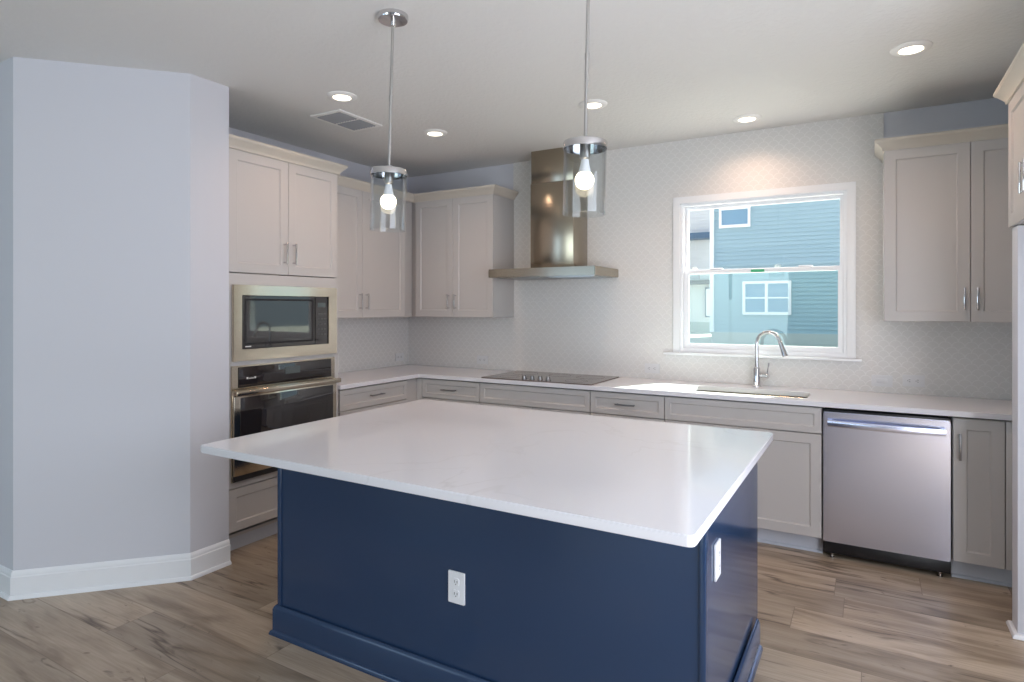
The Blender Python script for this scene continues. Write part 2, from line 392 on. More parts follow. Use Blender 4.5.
# tile fields (8 mm thick) with their metal-less edges
struct(MB().slab([(0.0, .914), (XR, .914), (XR, 1.385), (3.962, 1.385), (3.962, H), (1.187, H), (1.187, 1.385), (0.0, 1.385)],
                 [rect(WX0-.047, WX1+.047, WZ0-.022, WZ1+.047)], -.008, 0, 'xz').build('trim_1', 'tile_x', smooth=False))
struct(MB().box(0, .008, -1.525, -.008, .914, 1.385).build('trim_2', 'tile_y', smooth=False))

# ------------------------------------------------------------ kitchen window
wroot = bpy.data.objects.new('window_1', None); COL.objects.link(wroot); wroot.location = ((WX0+WX1)/2, 0, WZ0)
struct(wroot)
def wl(mb, name, m, par=None):
    o = mb.build(name, m, par or wroot); 
    if par is None: o.location = (-wroot.location.x, 0, -WZ0)
    return o
wl(MB().slab(rect(WX0-.047, WX1+.047, WZ0-.002, WZ1+.047), [rect(WX0+.004, WX1-.004, WZ0+.004, WZ1-.004)], -.022, -.0005, 'xz', .003), 'window_casing', 'trim')
wl(MB().slab(rect(WX0, WX1, WZ0, WZ1), [rect(WX0+.026, WX1-.026, WZ0+.030, WZ1-.022)], .0, .125, 'xz'), 'window_frame', 'vinyl')
wl(MB().box(WX0-.115, WX1+.082, -.045, .0, WZ0-.020, WZ0-.003, .003), 'window_sill', 'trim')
MZ = 1.733
lo = wl(MB().slab(rect(WX0+.026, WX1-.026, WZ0+.030, MZ+.014), [rect(WX0+.060, WX1-.060, WZ0+.066, MZ-.014)], .020, .052, 'xz', .003), 'lower_sash', 'vinyl')
up = wl(MB().slab(rect(WX0+.026, WX1-.026, MZ-.014, WZ1-.022), [rect(WX0+.050, WX1-.050, MZ+.018, WZ1-.046)], .058, .090, 'xz', .003), 'upper_sash', 'vinyl')
MB().box(WX0+.058, WX1-.058, .034, .038, WZ0+.064, MZ-.012).build('lower_pane', 'pane_film', lo)
MB().box(WX0+.048, WX1-.048, .072, .076, MZ+.016, WZ1-.044).build('upper_pane', 'pane', up)
for lx in (2.90, 3.50): MB().box(lx-.045, lx+.045, .026, .050, MZ+.0145, MZ+.026, .003).build('sash_lock', 'vinyl', lo)
o = MB().box(3.145, 3.235, .0165, .0195, MZ-.012, MZ+.006).build('green_label', 'green', lo)
o['label'] = 'small green sticker on the meeting rail'

# ------------------------------------------------------------ unseen windows behind and right of the camera, added for the fill daylight
def added_window(name, plane, a0, a1, d):
    r = bpy.data.objects.new(name, None); COL.objects.link(r); struct(r)
    mid = (a0+a1)/2
    MB().slab(rect(a0, a1, .12, 2.3), [rect(a0+.05, mid-.03, .18, 2.24), rect(mid+.03, a1-.05, .18, 2.24)], d-.10, d-.04, plane).build('window_frame', 'vinyl', r)
added_window('added_window_2', 'xz', -3.2, -.8, YR); added_window('added_window_3', 'xz', .1, 2.5, YR); added_window('added_window_4', 'yz', -4.75, -2.45, XR+.14)

# ------------------------------------------------------------ cabinet kit (local: x along the width, front faces -y, back at y=0)
def door_mesh(x0, x1, z0, z1, yf, rail=.057, t=.019):
    """recessed-panel front whose back lies at y=yf and face at yf-t"""
    mb = MB(); lv = [(0, 0), (0, -t+.0015), (.0015, -t), (rail, -t), (rail+.003, -t+.003), (rail+.0065, -t+.0085)]
    rings = []
    for ins, y in lv:
        rings.append([mb.bm.verts.new((x, yf+y, z)) for x, z in ((x0+ins, z0+ins), (x1-ins, z0+ins), (x1-ins, z1-ins), (x0+ins, z1-ins))])
    for a, b in zip(rings, rings[1:]):
        for k in range(4): mb.bm.faces.new((a[k], a[(k+1) % 4], b[(k+1) % 4], b[k]))
    mb.bm.faces.new(rings[-1]); mb.bm.faces.new(rings[0][::-1]); return mb
def pull(cx, cz, yf, vertical=True, ln=.140, parent=None, m='chrome'):
    mb = MB(); h = ln/2; w_ = .0055; s = .028
    if vertical:
        mb.box(cx-w_, cx+w_, yf-s-.009, yf-s, cz-h, cz+h, .0025)
        for q in (-1, 1): mb.box(cx-w_*.8, cx+w_*.8, yf-s-.001, yf, cz+q*(h-.012)-.005, cz+q*(h-.012)+.005, .0015)
    else:
        mb.box(cx-h, cx+h, yf-s-.009, yf-s, cz-w_, cz+w_, .0025)
        for q in (-1, 1): mb.box(cx+q*(h-.012)-.005, cx+q*(h-.012)+.005, yf-s-.001, yf, cz-w_*.8, cz+w_*.8, .0015)
    return mb.build('handle', m, parent)
def crown(path, root, z0=2.405, z1=2.472, p=.046):
    pr = [(-.012, z0), (.006, z0), (.008, z0+.012), (.016, z0+.022), (p-.014, z1-.026), (p-.004, z1-.018), (p-.002, z1-.012), (p, z1-.010), (p, z1), (-.012, z1)]
    return MB().prof(pr, path).build('crown_moulding', 'crown', root)
UZ0, UZ1 = 1.383, 2.425
def wall_cab(name, label, loc, rz, w_, splits, handles, depth=.333, z0=UZ0, z1=UZ1, hz=1.515, crown_path=None, ends=(0, 0)):
    """splits: x positions bounding the doors; handles: x of each handle"""
    r = thing(name, label, 'cabinet', loc, rz)
    MB().box(0, w_, -depth, 0, z0, z1, .001).build('body', 'cab', r)
    ds = []
    for (a, b), hx in zip(splits, handles):
        d = door_mesh(a+.0015, b-.0015, z0+.002, z1-.018, -depth-.0005).build('door', 'cab', r)
        pull(hx, hz, -depth-.0195, True, .130, d, 'chrome')
    if crown_path: crown(crown_path, r, z1-.020, z1+.047)
    return r

# upper cabinets, left wall (front faces +x). local x = world y - loc.y
r = wall_cab('wall_cabinet', 'beige double-door wall cabinet on the left wall, beside the tall oven cabinet', (.0, -1.517, 0), PI/2, 1.165,
             [(.008, .525), (.525, 1.049)], [.525-.036, .525+.036], crown_path=[(1.165-.013, -.355), (0.001, -.355)][::-1])
# upper cabinets, back wall
r = wall_cab('wall_cabinet', 'beige double-door wall cabinet on the back wall, left of the range hood', (.001, -.0, 0), 0, 1.190,
             [(.372, .781), (.781, 1.189)], [.781-.036, .781+.036], crown_path=[(.345, -.355), (1.192, -.355), (1.192, -.010)])
r = wall_cab('wall_cabinet', 'beige double-door wall cabinet on the back wall, right of the window', (3.957, 0, 0), 0, .842,
             [(.001, .420), (.420, .841)], [.420-.030, .420+.030], crown_path=[(-.002, -.010), (-.002, -.355), (.842, -.355)])
# fridge cabinet, front faces -x. local x = -(world y - loc.y)
r = wall_cab('wall_cabinet', 'beige overhead cabinet cut by the right edge of the picture, above the fridge space', (XR-.001, -1.03, 0), -PI/2, .94,
             [(.004, .492), (.492, .936)], [.492-.036, .492+.040], depth=.690, z0=1.835, z1=2.435, hz=1.990, crown_path=[(-.002, -.010), (-.002, -.712), (.94, -.712)])

# tall oven cabinet, left wall: y -2.387 .. -1.521
TW = .864; TD = .610
t = thing('tall_cabinet', 'tall beige cabinet holding the microwave and the wall oven', 'cabinet', (.0, -2.388, 0), PI/2)
mb = MB()
mb.box(0, .018, -TD, 0, .08, UZ1); mb.box(TW-.018, TW, -TD, 0, .08, UZ1); mb.box(.018, TW-.018, -.02, 0, .08, UZ1)
for z in (.10, .425, 1.128, 1.640, UZ1-.02): mb.box(.018, TW-.018, -TD+.02, -.02, z-.009, z+.009)
mb.build('body', 'cab', t)
fr = MB().slab(rect(0, TW, .395, 1.670), [rect(.030, TW-.045, .435, 1.118), rect(.045, TW-.050, 1.160, 1.590)], -TD-.019, -TD, 'xz').build('face_frame', 'cab', t)
for (a, b), hx in (((.004, .434), .434-.036), ((.434, .860), .434+.036)):
    d = door_mesh(a+.0015, b-.0015, 1.676, 2.405, -TD-.0005).build('door', 'cab', t); pull(hx, 1.812, -TD-.0195, True, .140, d)
MB().box(0, TW, -TD-.001, -TD+.02, 2.405, UZ1).build('top_rail', 'cab', t)
MB().box(-.046, -.001, -TD-.012, -TD+.004, .0, UZ1).build('scribe_strip', 'cab', t)
d = door_mesh(.006, TW-.006, .137, .388, -TD-.0005, .050).build('drawer', 'cab', t)
MB().box(0, TW, -TD+.055, -TD+.070, 0, .128).build('toe_kick', 'toe', t)
crown([(-.046, -TD-.022), (TW+.002, -TD-.022), (TW+.002, -.365)], t, UZ1-.020, UZ1+.047, .046)

# ------------------------------------------------------------ microwave (things set in the tall cabinet, same local frame)
mw = thing('microwave', 'built-in stainless microwave with dark glass door above the wall oven', 'microwave', (.0, -2.388, 0), PI/2)
f = -TD-.020
MB().box(.052, TW-.056, -.40, f+.006, 1.166, 1.584).build('housing', 'dark', mw)
MB().slab(rect(.020, TW-.030, 1.146, 1.602), [rect(.080, TW-.108, 1.216, 1.540)], f-.022, f-.001, 'xz', .003).build('trim_frame', 'steel_warm', mw)
dr = MB().slab(rect(.083, TW-.222, 1.219, 1.537), [], f-.014, f+.004, 'xz', .002).build('door', 'blackglass', mw)
MB().slab(rect(.100, TW-.240, 1.240, 1.520), [rect(.112, TW-.252, 1.252, 1.508)], f-.0150, f-.0140, 'xz').build('window_border', 'dark', dr)
cp = MB().slab(rect(TW-.219, TW-.111, 1.219, 1.537), [], f-.014, f+.004, 'xz', .002).build('control_panel', 'blackglass', mw)
MB().box(TW-.200, TW-.130, f-.0150, f-.0140, 1.468, 1.498).build('display', 'display', cp)
for i in range(3):
    for j in range(5): MB().box(TW-.195+i*.026, TW-.181+i*.026, f-.0150, f-.0140, 1.280+j*.035, 1.288+j*.035).build('key', 'greymarks', cp)
MB().box(.105, .145, f-.0153, f-.0140, 1.228, 1.234).build('badge', 'marks', dr)

# wall oven
ov = thing('wall_oven', 'built-in stainless wall oven with black glass below the microwave', 'oven', (.0, -2.388, 0), PI/2)
MB().box(.036, TW-.052, -.52, f+.006, .440, 1.112).build('housing', 'dark', ov)
MB().slab(rect(.016, TW-.040, .432, 1.120), [rect(.060, TW-.076, .986, 1.110), rect(.056, TW-.068, .470, .975)], f-.010, f-.001, 'xz', .002).build('surround', 'steel_warm', ov)
cp = MB().box(.062, TW-.078, f-.016, f+.004, .988, 1.108, .002).build('control_panel', 'blackglass', ov)
mb = MB()
for x, w_ in ((.112, .012), (.128, .006), (.137, .006), (.146, .006), (.155, .006), (.166, .012)): mb.box(x, x+w_, f-.0170, f-.0159, 1.036, 1.036+min(w_, .011))
mb.build('button_marks', 'marks', cp)
MB().box(.395, .515, f-.0170, f-.0159, 1.040, 1.086).build('display', 'display', cp)
dr = MB().box(.020, TW-.044, f-.030, f-.0105, .470, .974, .003).build('door', 'steel_warm', ov)
MB().box(.060, TW-.078, f-.0335, f-.030, .560, .930, .001).build('door_glass', 'blackglass', dr)
hb = MB(); hz = .962
n = 14
hb.box(.000, TW-.050, f-.085, f-.068, hz-.015, hz+.015, .006, 3)
for x in (.014, TW-.064): hb.box(x-.011, x+.011, f-.075, f-.030, hz-.013, hz+.013, .003)
hb.build('handle', 'steel_warm', dr)
MB().box(.020, TW-.044, f-.024, f-.011, .436, .468).build('vent_gap', 'blackplastic', ov)

# ------------------------------------------------------------ base cabinets
BD = .610; BT = .876
def base_cab(label, loc, rz, w_, fronts, cuts=(0, 0), name='base_cabinet', toe=True, bodyx=None):
    r = thing(name, label, 'cabinet', loc, rz)
    a, b = bodyx or (0, w_)
    mb = MB()
    BF = -BD+.016
    mb.box(a, a+.018, BF, -.030, .105, BT); mb.box(b-.018, b, BF, -.030, .105, BT); mb.box(a+.018, b-.018, -.042, -.030, .105, BT)
    mb.box(a+.018, b-.018, BF, -.042, .105, .123); mb.box(a+.018, b-.018, BF, BF+.019, .700, .728); mb.box(a+.018, b-.018, BF, BF+.019, BT-.02, BT)
    mb.build('body', 'cab', r)
    for kind, x0, x1, z0, z1, hd in fronts:
        o = door_mesh(x0+.0025, x1-.0025, z0, z1, -BD-.0005, .036 if kind == 'drawer' or kind == 'panel' else .057).build({'drawer': 'drawer', 'door': 'door', 'panel': 'false_front'}[kind], 'cab', r)
        if hd:
            pull(hd[0], hd[1], -BD-.0195, hd[2], .142, o, 'pull')
    if toe:
        MB().box(a, b, -BD+.055, -BD+.068, 0, .104).build('toe_kick', 'toe', r)
        MB().prof([(0, 0), (.014, 0), (.012, .010), (.004, .016), (0, .017)], [(a, -BD+.0545), (b, -BD+.0545)]).build('shoe_strip', 'toe', r)
    return r
DZ = (.724, .874); LZ = (.108, .718)
# left wall run: y -1.517 .. -.765 plus corner filler. local x = y+1.517
base_cab('grey-beige base cabinet with one top drawer on the left wall, beside the tall cabinet', (.0, -1.519, 0), PI/2, .75,
         [('drawer', .010, .752, *DZ, (.378, .805, False)), ('door', .010, .752, .108, .718, None)])
MB().box(.590, .645, -.767, -.6335, .105, BT).box(.6455, .668, -.654, -.612, .105, BT)
fl = MB(); fl.box(.592, .611, -.767, -.611, .105, BT, .001); fl.box(.6112, .666, -.630, -.611, .105, BT, .001)
tag(fl.build('corner_filler', 'cab'), 'narrow beige corner filler post between the left and back base cabinets', 'filler')
base_cab('base cabinet with one short top drawer in the back left corner, left of the cooktop', (.667, 0, 0), 0, .574,
         [('drawer', .003, .574, *DZ, (.287, .800, False)), ('door', .003, .574, *LZ, None)])
base_cab('wide base cabinet with a plain false front directly under the cooktop', (1.2415, 0, 0), 0, .931,
         [('panel', 0, .931, *DZ, None), ('door', 0, .465, *LZ, None), ('door', .465, .931, *LZ, None)])
base_cab('base cabinet with one handled drawer between the cooktop and the sink', (2.173, 0, 0), 0, .530,
         [('drawer', 0, .530, *DZ, (.265, .800, False)), ('door', 0, .530, *LZ, None)])
base_cab('wide beige sink base cabinet with a false front and doors, left of the dishwasher', (2.7035, 0, 0), 0, .9365,
         [('panel', 0, .936, *DZ, None), ('door', 0, .468, *LZ, None), ('door', .468, .936, *LZ, None)])
base_cab('narrow full-height-door base cabinet right of the dishwasher', (4.268, 0, 0), 0, .224,
         [('door', 0, .224, .108, .874, (.030, .725, True))])
base_cab('plain beige end panel cabinet running behind the fridge wall on the far right', (4.4925, 0, 0), 0, .655, [('door', .085, .655, .108, .874, None)])
MB().box(.001, .083, -BD-.019, -BD-.0005, .108, .874, .001).build('filler_panel', 'cab', [q for q in bpy.data.objects if q.get('label', '').startswith('plain beige end')][0])

# ------------------------------------------------------------ dishwasher
dw = thing('dishwasher', 'stainless steel dishwasher with a bar handle under the right end of the counter', 'dishwasher', (3.642, 0, 0), 0)
MB().box(.010, .612, -.575, -.02, .045, .866).build('tub', 'dark', dw)
MB().slab(rect(.006, .616, .100, .858), [], -.640, -.580, 'xz', .005).build('door', 'steel_dw', dw)
MB().box(.006, .616, -.626, -.578, .859, .868, .001).build('control_strip', 'blackplastic', dw)
MB().box(.004, .618, -.622, -.570, .030, .097, .003).build('kick_panel', 'blackplastic', dw)
for x in (.05, .572): MB().lathe([(.013, 0), (.013, .006), (.006, .008), (.006, .035)], 16, (x, -.602, 0)).build('foot', 'chrome', dw)
hb = MB(); N_ = 20; zc = .797
secs = []
for i in range(N_+1):
    q = i/N_; x = .030+.562*q; y = -.672-.022*math.sin(PI*q)
    secs.append([hb.bm.verts.new((x, y+a, zc+b)) for a, b in ((.009, -.018), (-.007, -.018), (-.009, -.014), (-.009, .014), (-.007, .018), (.009, .018))])
for a, b in zip(secs, secs[1:]):
    for k in range(6): hb.bm.faces.new((a[k], a[(k+1) % 6], b[(k+1) % 6], b[k]))
hb.bm.faces.new(secs[0][::-1]); hb.bm.faces.new(secs[-1])
for x in (.042, .580): hb.box(x-.012, x+.012, -.668, -.6395, zc-.016, zc+.016, .003)
hb.build('handle', 'steel_dw', dw)

# ------------------------------------------------------------ worktop with sink cut-out
SX0, SX1, SY0, SY1 = 2.835, 3.555, -.545, -.245
outer = [(.0085, -1.520), (.648, -1.520), (.648, -.668), (.652, -.655), (.668, -.648), (5.145, -.648), (5.145, -.0085), (.0085, -.0085)]
hole = rrect(SX0, SX1, SY0, SY1, .055)
o = MB().slab(outer, [hole], .884, .914, 'xy', .002).build('worktop', 'quartz')
tag(o, 'white quartz perimeter worktop running along the left and back walls', 'worktop')
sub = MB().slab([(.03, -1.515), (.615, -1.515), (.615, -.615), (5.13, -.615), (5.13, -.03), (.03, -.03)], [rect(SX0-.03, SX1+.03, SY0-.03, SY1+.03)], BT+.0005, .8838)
sub.build('build_up_shadow_strip', 'dark', o)  # near-black colour paints in the shadow line under the worktop edge

# sink
sk = thing('sink', 'undermounted stainless steel sink below the window', 'sink', (0, 0, 0))
mb = MB(); rings = []
for ins, z in ((-.024, .8835), (-.003, .8835), (-.003, .880), (.002, .875), (.012, .700), (.030, .690)):
    rr = rrect(SX0+ins, SX1-ins, SY0+ins, SY1-ins, max(.055-ins*.2, .03)); rings.append([mb.bm.verts.new((x, y, z)) for x, y in rr])
rings2 = []
for a, b in zip(rings, rings[1:]):
    for k in range(len(a)): mb.bm.faces.new((a[k], a[(k+1) % len(a)], b[(k+1) % len(a)], b[k]))
mb.bm.faces.new(rings[-1])
mb.build('basin', 'steel_sink', sk)
MB().lathe([(.045, .6905), (.045, .693), (.030, .693), (.028, .6915)], 24, ((SX0+SX1)/2, -.38, 0)).build('drain', 'chrome', sk)

# faucet
fa = thing('faucet', 'chrome gooseneck pull-down faucet with side lever behind the sink', 'faucet', (3.200, -.085, .9145))
MB().lathe([(.030, 0), (.030, .006), (.026, .010), (.024, .012), (.023, .125), (.020, .132), (.015, .136)], 28).build('base', 'chrome', fa)
pts = [(0, 0, .13)]; rad = .083; zc = .300
for i in range(4): pts.append((0, 0, .16+i*.045))
for i in range(0, 13):
    a = PI-PI*.93*i/12; pts.append((rad+rad*math.cos(a), 0, zc+rad*math.sin(a)))
ca, sa = math.cos(-.30), math.sin(-.30)
R2 = lambda p: (p[0]*ca-p[1]*sa, p[0]*sa+p[1]*ca, p[2])
MB().tube([R2(p) for p in pts], .0125, 18).build('spout', 'chrome', fa)
e = Vector(pts[-1]); dv = (Vector(pts[-1])-Vector(pts[-2])).normalized()
MB().tube([R2(e+dv*s_) for s_ in (-.004, 0, .012, .030, .075, .100, .104)], [.013, .015, .0155, .015, .019, .0195, .016], 18).build('spray_head', 'chrome', fa)
lv = MB(); lv.tube([(.018, 0, .075), (.058, 0, .075)], [.013, .013], 18); lv.lathe([(.0, .055), (.015, .057), (.017, .066), (.015, .078), (.004, .081)], 20, (0, 0, .075), 'x', caps=False)
lv.tube([(.068, 0, .083), (.072, 0, .12), (.080, 0, .168)], [.0045, .005, .0065], 12)
lv.build('lever', 'chrome', fa)

# cooktop
ck = thing('cooktop', 'black glass cooktop with four knobs set in the worktop under the hood', 'cooktop', (1.712, -.335, .9145))
MB().slab(rrect(-.466, .466, -.290, .290, .012), [], 0, .007, 'xy', .0015).build('glass_top', mat('cooktop_glass', (.13, .10, .088), .10), ck)
mring = mat('burner_ring', (.13, .11, .10), .25)
for x, y, rr_ in ((-.29, .12, .105), (-.29, -.14, .08), (.02, .13, .09), (.29, .12, .11), (.29, -.15, .085)):
    MB().lathe([(rr_, .0072), (rr_, .0076), (rr_-.003, .0076), (rr_-.003, .0072)], 40, (x, y, 0), caps=False).build('burner_ring', mring, ck)
for i in range(4):
    kx = -.115+i*.068
    k = MB().lathe([(.021, .0072), (.021, .012), (.017, .014), (.016, .030), (.013, .033)], 24, (kx, -.215, 0)).build('knob', 'pull', ck)
    MB().box(kx-.003, kx+.003, -.231, -.199, .0331, .036, .001).build('grip', 'chrome', k)

# ------------------------------------------------------------ range hood
hd = thing('range_hood', 'stainless steel chimney range hood on the tiled back wall', 'range hood', (1.697, 0, 1.705))
def hl(mb, n_, m_, p_=None): return mb.build(n_, m_, p_ or hd)
hl(MB().slab(rect(-.458, .458, -.500, -.0085), [], 0, .066, 'xy', .003), 'canopy', 'steel')
hl(MB().box(-.19, .19, -.285, -.0085, .0663, .760, .002), 'chimney', 'steel_hood')
hl(MB().box(-.186, .186, -.281, -.0085, .7605, H-1.705-.001, .002), 'chimney_extension', 'steel_hood')
for s_ in (-1, 1):
    fl = MB(); fl.box(s_*.225-.20, s_*.225+.20, -.43, -.06, -.004, -.0005)
    for k in range(9): fl.box(s_*.225-.18, s_*.225+.18, -.415+k*.039, -.400+k*.039, -.008, -.004)
    hl(fl, 'grease_filter', 'nickel')

# ------------------------------------------------------------ outlets
def outlet(name, label, loc, rz, horizontal, switch=False, group=None):
    wm = 'tileplate' if horizontal else 'white'
    r = thing(name, label, 'light switch' if switch else 'outlet', loc, rz, group)
    w_, h_ = .037, .059
    if horizontal: w_, h_ = h_, w_
    MB().slab(rrect(-w_, w_, -h_, h_, .004, 3), [], -.0065, 0, 'xz', .0015).build('cover_plate', wm, r)
    if switch:
        a, b = (.030, .015) if horizontal else (.015, .030)
        MB().box(-a, a, -.0095, -.0065, -b, b, .001).build('rocker', wm, r)
    else:
        for s_ in (-1, 1):
            c = (s_*.022, 0) if horizontal else (0, s_*.022)
            f_ = MB().slab([(c[0]+p[0], c[1]+p[1]) for p in rrect(-.014, .014, -.014, .014, .006, 4)], [], -.0090, -.0066, 'xz').build('socket_face', wm, r)
            sl = MB()
            for q in (-1, 1):
                if horizontal: sl.box(c[0]-.004, c[0]+.005, -.0094, -.0089, c[1]+q*.006-.0012, c[1]+q*.006+.0012)
                else: sl.box(c[0]+q*.006-.0012, c[0]+q*.006+.0012, -.0094, -.0089, c[1]-.003, c[1]+.006)
            if horizontal: sl.box(c[0]-.011, c[0]-.007, -.0094, -.0089, c[1]-.002, c[1]+.002)
            else: sl.box(c[0]-.002, c[0]+.002, -.0094, -.0089, c[1]-.010, c[1]-.006)
            sl.build('slots', 'greymarks', f_)
    return r
G = 'outlets on the tiled splashback'
outlet('outlet', 'white outlet on the back wall tiles, left of the cooktop', (.868, -.0085, .995), 0, True, group=G)
outlet('outlet', 'white outlet on the tiles between the cooktop and the window', (2.430, -.0085, .995), 0, True, group=G)
outlet('wall_switch', 'white horizontal switch plate on the tiles, right of the sink', (3.952, -.0085, .990), 0, True, True)
outlet('outlet', 'white outlet on the tiles above the dishwasher, rightmost of the wall plates', (4.124, -.0085, 1.000), 0, True, group=G)
outlet('outlet', 'white outlet on the left wall tiles near the corner', (.0085, -.142, .995), PI/2, True, group=G)

# ------------------------------------------------------------ island
IX0, IX1, IY0, IY1 = 1.578, 3.455, -2.800, -1.778
isl = thing('kitchen_island', 'navy blue panelled kitchen island base under the large white top', 'island', ((IX0+IX1)/2, (IY0+IY1)/2, 0))
ox, oy = -(IX0+IX1)/2, -(IY0+IY1)/2
def il(mb, n_, m_='navy', p_=None):
    o_ = mb.build(n_, m_, p_ or isl); o_.location = (ox, oy, 0) if p_ is None else (0, 0, 0); return o_
il(MB().box(IX0+.001, IX1-.012, IY0+.012, IY1, .105, .876), 'body')
il(MB().box(IX0+.02, IX1-.02, IY0+.05, IY1-.07, .0, .105), 'plinth')
il(MB().box(IX0+.022, IX1-.0125, IY0, IY0+.0115, .02, .8835), 'front_panel')
il(MB().slab([(IY0+.028, .02), (IY1-.075, .02), (IY1-.075, .105), (IY1, .105), (IY1, .8835), (IY0+.028, .8835)], [], IX1-.0115, IX1-.001, 'yz'), 'side_panel')
il(MB().box(IX0-.001, IX0+.0215, IY0-.006, IY0+.0115, .02, .8835, .0015), 'corner_stile')
il(MB().box(IX1-.012, IX1+.006, IY0-.006, IY0+.0275, .02, .8835, .0015), 'corner_stile')
bp_ = [(0, 0), (.026, 0), (.026, .008), (.021, .017), (.0145, .020), (.0145, .112), (.009, .124), (.004, .130), (0, .130)]
il(MB().prof(bp_, [(IX1, IY1-.075), (IX1+.006, IY1-.076), (IX1+.006, IY0-.006), (IX0-.001, IY0-.006), (IX0-.001, IY1-.075)][1:][::-1]), 'base_moulding')
# doors on the far side, towards the cooktop
for k in range(4):
    x0 = IX0+.01+k*.4625
    d = door_mesh(-(x0+.460), -(x0), .110, .872, 0)
    bmesh.ops.transform(d.bm, matrix=Matrix.Translation((0, IY1+.0005, 0)) @ Matrix.Rotation(PI, 4, 'Z'), verts=d.bm.verts)
    il(d, 'door')
TX0, TX1, TY0, TY1 = 1.550, 3.516, -3.166, -1.740
o = MB().slab(rrect(TX0, TX1, TY0, TY1, .022, 5), [], .884, .914, 'xy', .003).build('island_top', 'quartz')
tag(o, 'large white quartz slab top on the navy island with seating overhang', 'worktop')
outlet('outlet', 'white outlet plate on the long front panel of the navy island', (2.560, IY0-.0003, .430), 0, False, group='outlets on the island')
outlet('outlet', 'white outlet plate on the right end panel of the navy island', (IX1-.0005, -2.625, .655), PI/2, False, group='outlets on the island')

# ------------------------------------------------------------ pendants
def pendant():
    r = thing('pendant_light', '', 'pendant light', (0, 0, H-.0005), 0, 'pendant lights over the island')
    MB().lathe([(.066, 0), (.066, -.012), (.062, -.022), (.020, -.024)], 40).build('canopy', 'chrome', r)
    MB().lathe([(.010, -.0235), (.010, -.045), (.006, -.050)], 16).build('swivel', 'chrome', r)
    rd = MB(); zb = 2.062-H
    rd.tube([(0, 0, -.048), (0, 0, zb+.010)], .0064, 12)
    for z in (-.36,): rd.tube([(0, 0, z-.012), (0, 0, z+.012)], .0082, 12)
    rd.build('rod', 'nickel', r)
    MB().lathe([(.012, zb+.018), (.014, zb+.004), (.078, zb), (.0800, zb-.004), (.0800, zb-.026), (.0775, zb-.026), (.0775, zb-.005), (.020, zb-.006)], 48).build('cap', 'chrome', r)
    s_ = MB().lathe([(.019, zb-.007), (.019, zb-.058), (.015, zb-.062)], 24).build('lamp_holder', 'nickel', r)
    # bulb: white plastic neck and glowing globe
    MB().lathe([(.013, zb-.0625), (.017, zb-.085), (.024, zb-.112)], 24).build('bulb_neck', 'white', s_)
    pr = [(.022, -.092)]+[(.030*math.sin(a), -.122-.031*math.cos(a)*-1) for a in ()]
    mb = MB(); prof = []
    for i in range(13):
        a = math.radians(40+ (176-40)*i/12); prof.append(((.034*math.sin(a)), zb-.137+.034*math.cos(a)))
    mb.lathe(prof, 28); mb.build('bulb', 'bulb', s_)
    MB().lathe([(.0745, zb-.006), (.0765, zb-.008), (.0765, zb-.260), (.0750, zb-.262), (.0725, zb-.260), (.0725, zb-.008), (.0745, zb-.006)], 56, caps=False).build('glass_shade', 'shade', r)
    return r
p1 = pendant(); p1.location = (2.097, -2.625, H-.0005); p1['label'] = 'clear glass cylinder pendant on chrome rod, left one, round canopy visible'
p2 = copy_tree(p1); p2.location = (3.007, -2.613, H-.0005); p2['label'] = 'clear glass cylinder pendant right of the other, in front of the range hood'

# the long rods hang a degree or so out of plumb from their swivels
for p, th in ((p1, .025), (p2, .020)):
    for ch in [q for q in bpy.data.objects if q.parent == p and not q.name.startswith(('canopy', 'swivel'))]:
        ch.rotation_euler = Matrix.Rotation(th, 3, Vector((-.502, .865, 0))).to_euler()

# ------------------------------------------------------------ recessed lights
cans = [((1.156, -2.002), 'recessed ceiling light beside the air vent, near the left pendant rod'),
        ((1.169, -1.109), 'recessed ceiling light between the two pendant rods, nearest the left corner'),
        ((2.397, -1.114), 'recessed ceiling light just right of the right pendant rod, above the hood'),
        ((3.176, -.335), 'recessed ceiling light close to the back wall above the window'),
        ((4.056, -1.103), 'recessed ceiling light at the upper right, in front of the right wall cabinets')]
c0 = thing('recessed_light', '', 'ceiling light', (0, 0, H), 0, 'recessed ceiling lights')
MB().lathe([(.052, -.0105), (.060, -.014), (.078, -.011), (.088, -.004), (.089, -.0003)], 40, caps=False).build('trim_ring', 'whitemetal', c0)
MB().lathe([(.0525, -.0100), (.0525, -.0106)], 32).build('lens', 'lens', c0)
for i, ((x, y), lb) in enumerate(cans):
    c = c0 if i == 0 else copy_tree(c0); c.location = (x, y, H); c['label'] = lb
    lamp('recessed_lamp', 'SPOT', (x, y, H-.020), (0, 0, 0), 17, (1, .66, .48), spot_size=math.radians(150), spot_blend=.8, shadow_soft_size=.05)
for p in (p1, p2):
    lamp('pendant_lamp', 'POINT', (p.location.x-.0135, p.location.y-.0078, 2.062-.137), (0, 0, 0), 2.2, (1, .64, .43), shadow_soft_size=.033)

